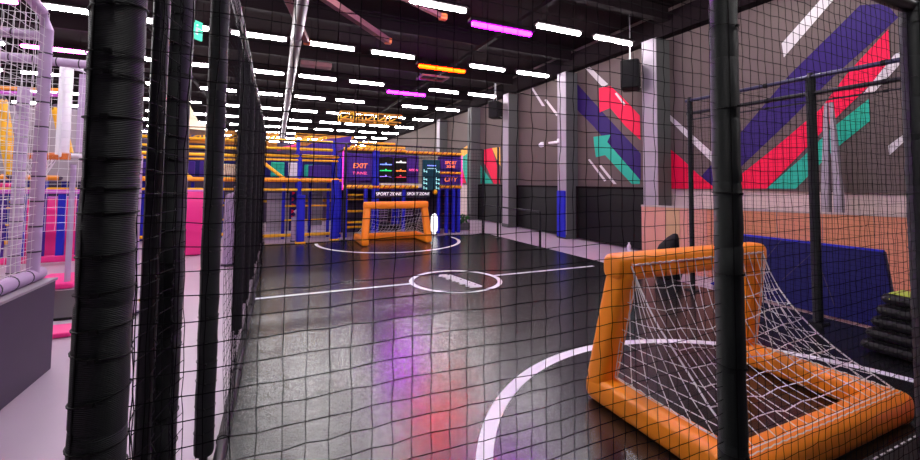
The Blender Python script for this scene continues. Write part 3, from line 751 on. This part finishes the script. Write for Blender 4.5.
# rear screens, violet roof and canopies
MB().box((-5, 17.5, 1.5), (18, .1, 3.0), M['back']).build('rear_screen', label='dark violet screen wall far behind the play bays', cat='screen')
t = thing('canopy_roof', 'dark violet sloped canopy left of the frontage under the lamps', 'canopy', (.0, 14.2, 0))
m_ = MB(); m_.poly([(.4, 0, 2.45), (2.3, 0, 2.45), (2.3, 0, 3.15), (1.2, 0, 2.95)], 1.2, M['purple'], (0, 1, 0)); m_.build('roof', t)
MB().path([(.0, -.05, 2.6), (.6, -.05, 2.75)], .05, M['pink'], 8).build('edge_tube', t, label='pink edge tube')
t = thing('cone_canopy', 'cream pointed canopy between the padded posts', 'canopy', (-2.6, 14.95, 3.1))
vs = [(0, 0, 1.0)]+[(.9*math.cos(2*math.pi*k/16), .9*math.sin(2*math.pi*k/16), 0) for k in range(16)]+[(.32*math.cos(2*math.pi*k/16), .32*math.sin(2*math.pi*k/16), .35) for k in range(16)]
fs = [(0, 17+k, 17+(k+1) % 16) for k in range(16)]+[(17+k, 1+k, 1+(k+1) % 16, 17+(k+1) % 16) for k in range(16)]
MB().add(vs, fs, M['cream']).build('fabric', t); MB().path([(0, 0, -.2), (0, 0, 1.05)], .03, M['yellow'], 8).build('mast', t)
# rope course lattice under the roof
def lattice(x0, x1, y, z0, z1, label, n=5):
    t = thing('rope_course_frame', label, 'frame', ((x0+x1)/2, y, z1), 0, 'yellow rope course frames'); W_ = x1-x0
    for yy in (0, .8):
        for z in (0, z0-z1): MB().path([(-W_/2, yy, z), (W_/2, yy, z)], .04, M['ochre'], 8).build('chord', t, smooth=True)
        m_ = MB()
        for i in range(n):
            xa = -W_/2+W_*i/n; xb = xa+W_/n
            m_.path([(xa, yy, z0-z1), (xb, yy, 0)], .03, M['yellow'], 6); m_.path([(xa, yy, 0), (xa, yy, z0-z1)], .03, M['yellow'], 6)
        m_.build('lacing', t)
    for xx in (-W_/2, W_/2): MB().path([(xx, 0, 0), (xx, .8, 0)], .04, M['amber'], 8).build('crosspiece', t); MB().path([(xx, 0, 0), (xx, 0, HC-z1)], .02, M['beam'], 6).build('hanger', t)
lattice(2.6, 5.4, 19.0, 4.45, 4.8, 'amber lattice frame hanging under the roof beyond the frontage')
lattice(.6, 2.6, 15.4, 2.95, 3.25, 'yellow lattice frame above the violet canopy', 4)
lattice(-3.6, .0, 16.2, 2.95, 3.3, 'yellow lattice frame seen just left of the left fence', 6)

# ================================================================ left side, beyond the fence
# grey plinth with padded lilac frame and white net
t = thing('trampoline_plinth', 'grey board plinth at the lower left edge', 'platform', (-3.0, 3.1, 0))
MB().box((0, 0, .36), (2.6, 3.1, .74), M['grey'], bev=.006).build('boarding', t); MB().box((0, 0, .745), (2.62, 3.12, .02), M['pillar']).build('edge_trim', t, label='pale edge trim')
def lilac(name, pts, r, label, rings=8):
    t = thing(name, label, 'padded tube', pts[0], 0, 'lilac padded frame tubes'); o = Vector(pts[0]); L = [Vector(p)-o for p in pts]
    MB().path(L, r, M['lilac'], 16).build('pad', t, smooth=True)
    for i in range(len(L)-1):
        a_, b_ = L[i], L[i+1]; n = int((b_-a_).length/.2)
        for k in range(1, n):
            c = a_.lerp(b_, k/n); dd = (b_-a_).normalized()*.006
            if len([1 for z in t.children]) > 30: break
            MB().path([c-dd, c+dd], r+.003, M['grey'], 14).build('ring', t)
    return t
lilac('frame_tube', [(-1.79, 4.5, .80), (-1.79, 4.5, 2.85), (-1.8, 4.42, 2.98), (-1.8, 4.2, 3.03), (-1.8, 2.2, 3.04)], .042, 'lilac padded corner post rising from the grey plinth and bending over')
lilac('frame_tube', [(-1.80, 4.62, .81), (-1.80, 1.7, .81)], .055, 'grey lilac padded roll lying along the plinth edge')
lilac('frame_tube', [(-5.2, 4.62, 2.82), (-1.84, 4.62, 2.82)], .04, 'upper lilac padded crossbar at the left edge')
lilac('frame_tube', [(-6.2, 6.2, 2.96), (-1.75, 6.2, 2.96)], .05, 'lower lilac padded crossbar behind the corner post')
lilac('frame_tube', [(-2.93, 6.9, .02), (-2.93, 6.9, 2.75)], .06, 'slim lilac padded post at the left edge')
net((-4.4, 4.56, .82), (.07, 0, 0), (0, 0, .07), 37, 31, .0025, M['wcord'], 'white net at the left edge behind the corner post', group='white nets')
net((-1.78, 4.5, .82), (0, -.07, 0), (0, 0, .07), 36, 31, .002, M['wcord'], 'white net along the plinth side at the left edge', group='white nets')
net((-5.2, 6.25, 1.0), (.09, 0, 0), (0, 0, .09), 38, 21, .0025, M['wcord'], 'white net farther back behind the lilac crossbar', group='white nets')
MB().box((-2.55, 3.6, .86), (1.1, 1.5, .2), M['pink'], bev=.03).build('floor_mat', label='pink mat lying on the grey plinth', cat='mat', group='pink mats')
MB().box((-3.3, 5.6, .45), (.7, .4, .75), M['cream'], bev=.05).build('foam_block', label='cream foam block behind the plinth at the left edge', cat='block')
MB().box((-2.98, 8.3, .04), (.6, .9, .08), M['pink'], bev=.02).build('floor_mat', label='pink floor mat beyond the grey plinth', cat='mat', group='pink mats')
MB().box((-2.12, 5.65, .02), (.5, .35, .05), M['pink'], bev=.015).build('floor_mat', label='pink floor mat at the plinth corner', cat='mat', group='pink mats')
MB().box((-2.55, 6.9, .01), (1.1, 1.5, .03), M['rubber'], bev=.01).build('floor_mat', label='dark floor mat between the two pink mats', cat='mat')
# pink blocks
def pblock(p, sx, sy, h, label, step=True):
    t = thing('foam_block', label, 'block', p, 0, 'pink foam blocks')
    MB().box((0, 0, h/2), (sx, sy, h), M['pink'], bev=.05).build('block', t, smooth=True); MB().box((0, 0, h+.01), (sx*.9, sy*.9, .03), M['magenta'], bev=.01).build('top_pad', t)
pblock((-4.1, 11.4, 0), .95, .7, 1.2, 'wide pink foam block beyond the lilac net')
p0 = at(183, 250, 2, 0); pblock((at(190, 230, 1, 10.6).x, 10.6, 0), .55, .6, 1.36, 'tall pink foam block between the second and third padded posts')
pblock((-12, 13.3-1.3, 0), 1.2, .5, .8, 'pink foam block at the far left')
p = at(147, 300, 2, 0)
t = thing('padded_column', 'tall blue padded column beside the nearest black post', 'column', (p.x, p.y, 0), 0, 'blue padded columns'); MB().path([(0, 0, .02), (0, 0, 2.75)], .055, M['blue'], 14).build('pad', t, smooth=True); MB().box((0, 0, .02), (.15, .15, .03), M['yellow']).build('base', t)
p = at(139, 310, 2, 0)
t = thing('rounded_post', 'pale lilac padded post behind the nearest black post', 'post', (p.x-.03, p.y-.2, 0), 0, 'lilac rounded posts'); MB().path([(0, 0, .02), (0, 0, 1.9)], .05, M['lilac'], 14).build('pad', t, smooth=True); MB().box((0, 0, .02), (.15, .15, .03), M['grey']).build('base', t)
# basketball goal
YB = 8.0
pA = at(75, 65, 1, YB); pB = at(75, 158, 1, YB); x0 = at(69, 110, 1, YB).x; x1 = at(84, 110, 1, YB).x
t = thing('basketball_hoop', 'pale framed basketball board with an orange rim and white net', 'basketball hoop', ((x0+x1)/2, YB, 0))
hw = (x1-x0)/2+.05
m_ = MB(); m_.box((-hw, 0, (pA.z+pB.z)/2), (.07, .3, pA.z-pB.z), M['white'], bev=.02); m_.box((hw+.2, .2, (pA.z+pB.z)/2), (.07, .07, pA.z-pB.z-.1), M['white'], bev=.02); m_.path([(-hw, 0, pA.z), (hw+.2, .2, pA.z-.15)], .035, M['white'], 8); m_.path([(-hw, 0, pB.z+.03), (hw+.2, .2, pB.z+.05)], .035, M['white'], 8); m_.build('board_frame', t)
MB().box((.1, .15, (pA.z+pB.z)/2), (2*hw, .02, pA.z-pB.z-.2), M['lilac']).build('backboard', t)
m_ = MB(); m_.path([(0, 0, 0), (0, 0, pB.z-.1)], .035, M['lilac'], 12); m_.build('stand', t)
m_ = MB(); cx = -.36
for k in range(2): m_.path([(cx+.22*math.cos(2*math.pi*i/24), -.15+.22*math.sin(2*math.pi*i/24), pB.z+.02-.04*k) for i in range(25)], .02, M['rust'], 8)
m_.box((-.15, -.05, pB.z+.02), (.22, .12, .1), M['rust']); m_.build('rim', t, label='orange rim')
m_ = MB()
for i in range(16):
    for s_ in (1, -1):
        m_.path([(cx+(.22-.03*j)*math.cos(2*math.pi*(i+s_*j*.5)/16), -.15+(.22-.03*j)*math.sin(2*math.pi*(i+s_*j*.5)/16), pB.z-.07*j) for j in range(5)], .005, M['wcord'], 4, cap=False)
m_.build('hoop_net', t)
# yellow leaning beams and magenta bars far left
for (xa, ya, xb, yb, Y, m_n, r_, lb) in ((0, 100, 13, 175, 9.5, 'yellow', .09, 'yellow leaning foam beam at the left edge'), (57, 108, 68, 155, 9.5, 'yellow', .08, 'yellow leaning foam beam beside the basketball board'),
                                   (0, 88, 60, 90, 9.0, 'amber', .03, 'amber tube crossing behind the lilac net'), (0, 177, 60, 178, 10.5, 'amber', .05, 'amber tube low behind the lilac net'),
                                   (0, 185, 20, 185, 9.5, 'pink', .04, 'pink tube low behind the lilac net'), (0, 93, 60, 95, 8.6, 'magenta', .035, 'magenta tube just below the amber one')):
    a_, b_ = at(xa, ya, 1, Y), at(xb, yb, 1, Y)
    t = thing('foam_beam', lb, 'beam', tuple((a_+b_)/2), 0); dlt = (b_-a_)/2
    MB().path([-dlt*(1.6 if abs(ya-yb) < 5 else 1), dlt], r_, M[m_n], 12).build('sleeve', t, smooth=True)
    for e in (-1, 1): MB().sphere(dlt*e*.98, r_*1.05, M['grey'], 10).build('end_cap', t, smooth=True)
a_ = at(10, 190, 1, 10.8)
t = thing('lattice_barrier', 'violet lattice barrier low behind the lilac net', 'barrier', (a_.x, 10.2, 0)); m_ = MB()
for i in range(14): m_.box((-1.8+i*.28, 0, .72), (.12, .06, 1.2), M['purple' if i % 2 else 'blue'], bev=.02)
m_.build('slats', t); MB().box((0, 0, .1), (4, .12, .12), M['pink'], bev=.03).build('kerb', t); MB().box((0, 0, 1.36), (4, .08, .08), M['magenta'], bev=.02).build('top_rail', t)
MB().box((at(30, 130, 1, 11).x, 11, 2.3), (2.0, .06, 1.5), M['pillar'], bev=.02).build('screen_panel', label='pale grey screen panel behind the lilac net', cat='panel')
p = at(196, 30, 1, 9.0)
t = thing('exit_sign', 'small green exit sign hanging between the padded posts', 'sign', tuple(p), R(50)); MB().box((0, 0, 0), (.26, .04, .36), M['exit'], bev=.01).build('face', t); m_ = MB(); m_.path([(0, 0, .17), (0, 0, HC-p.z)], .008, M['beam'], 5); m_.build('hanger', t)
m_ = MB(); m_.box((.0, -.024, -.02), (.05, .004, .14), M['white']); m_.box((.03, -.024, .03), (.10, .004, .03), M['white']); m_.sphere((.0, -.024, .09), .022, M['white'], 8); m_.build('running_figure', t)
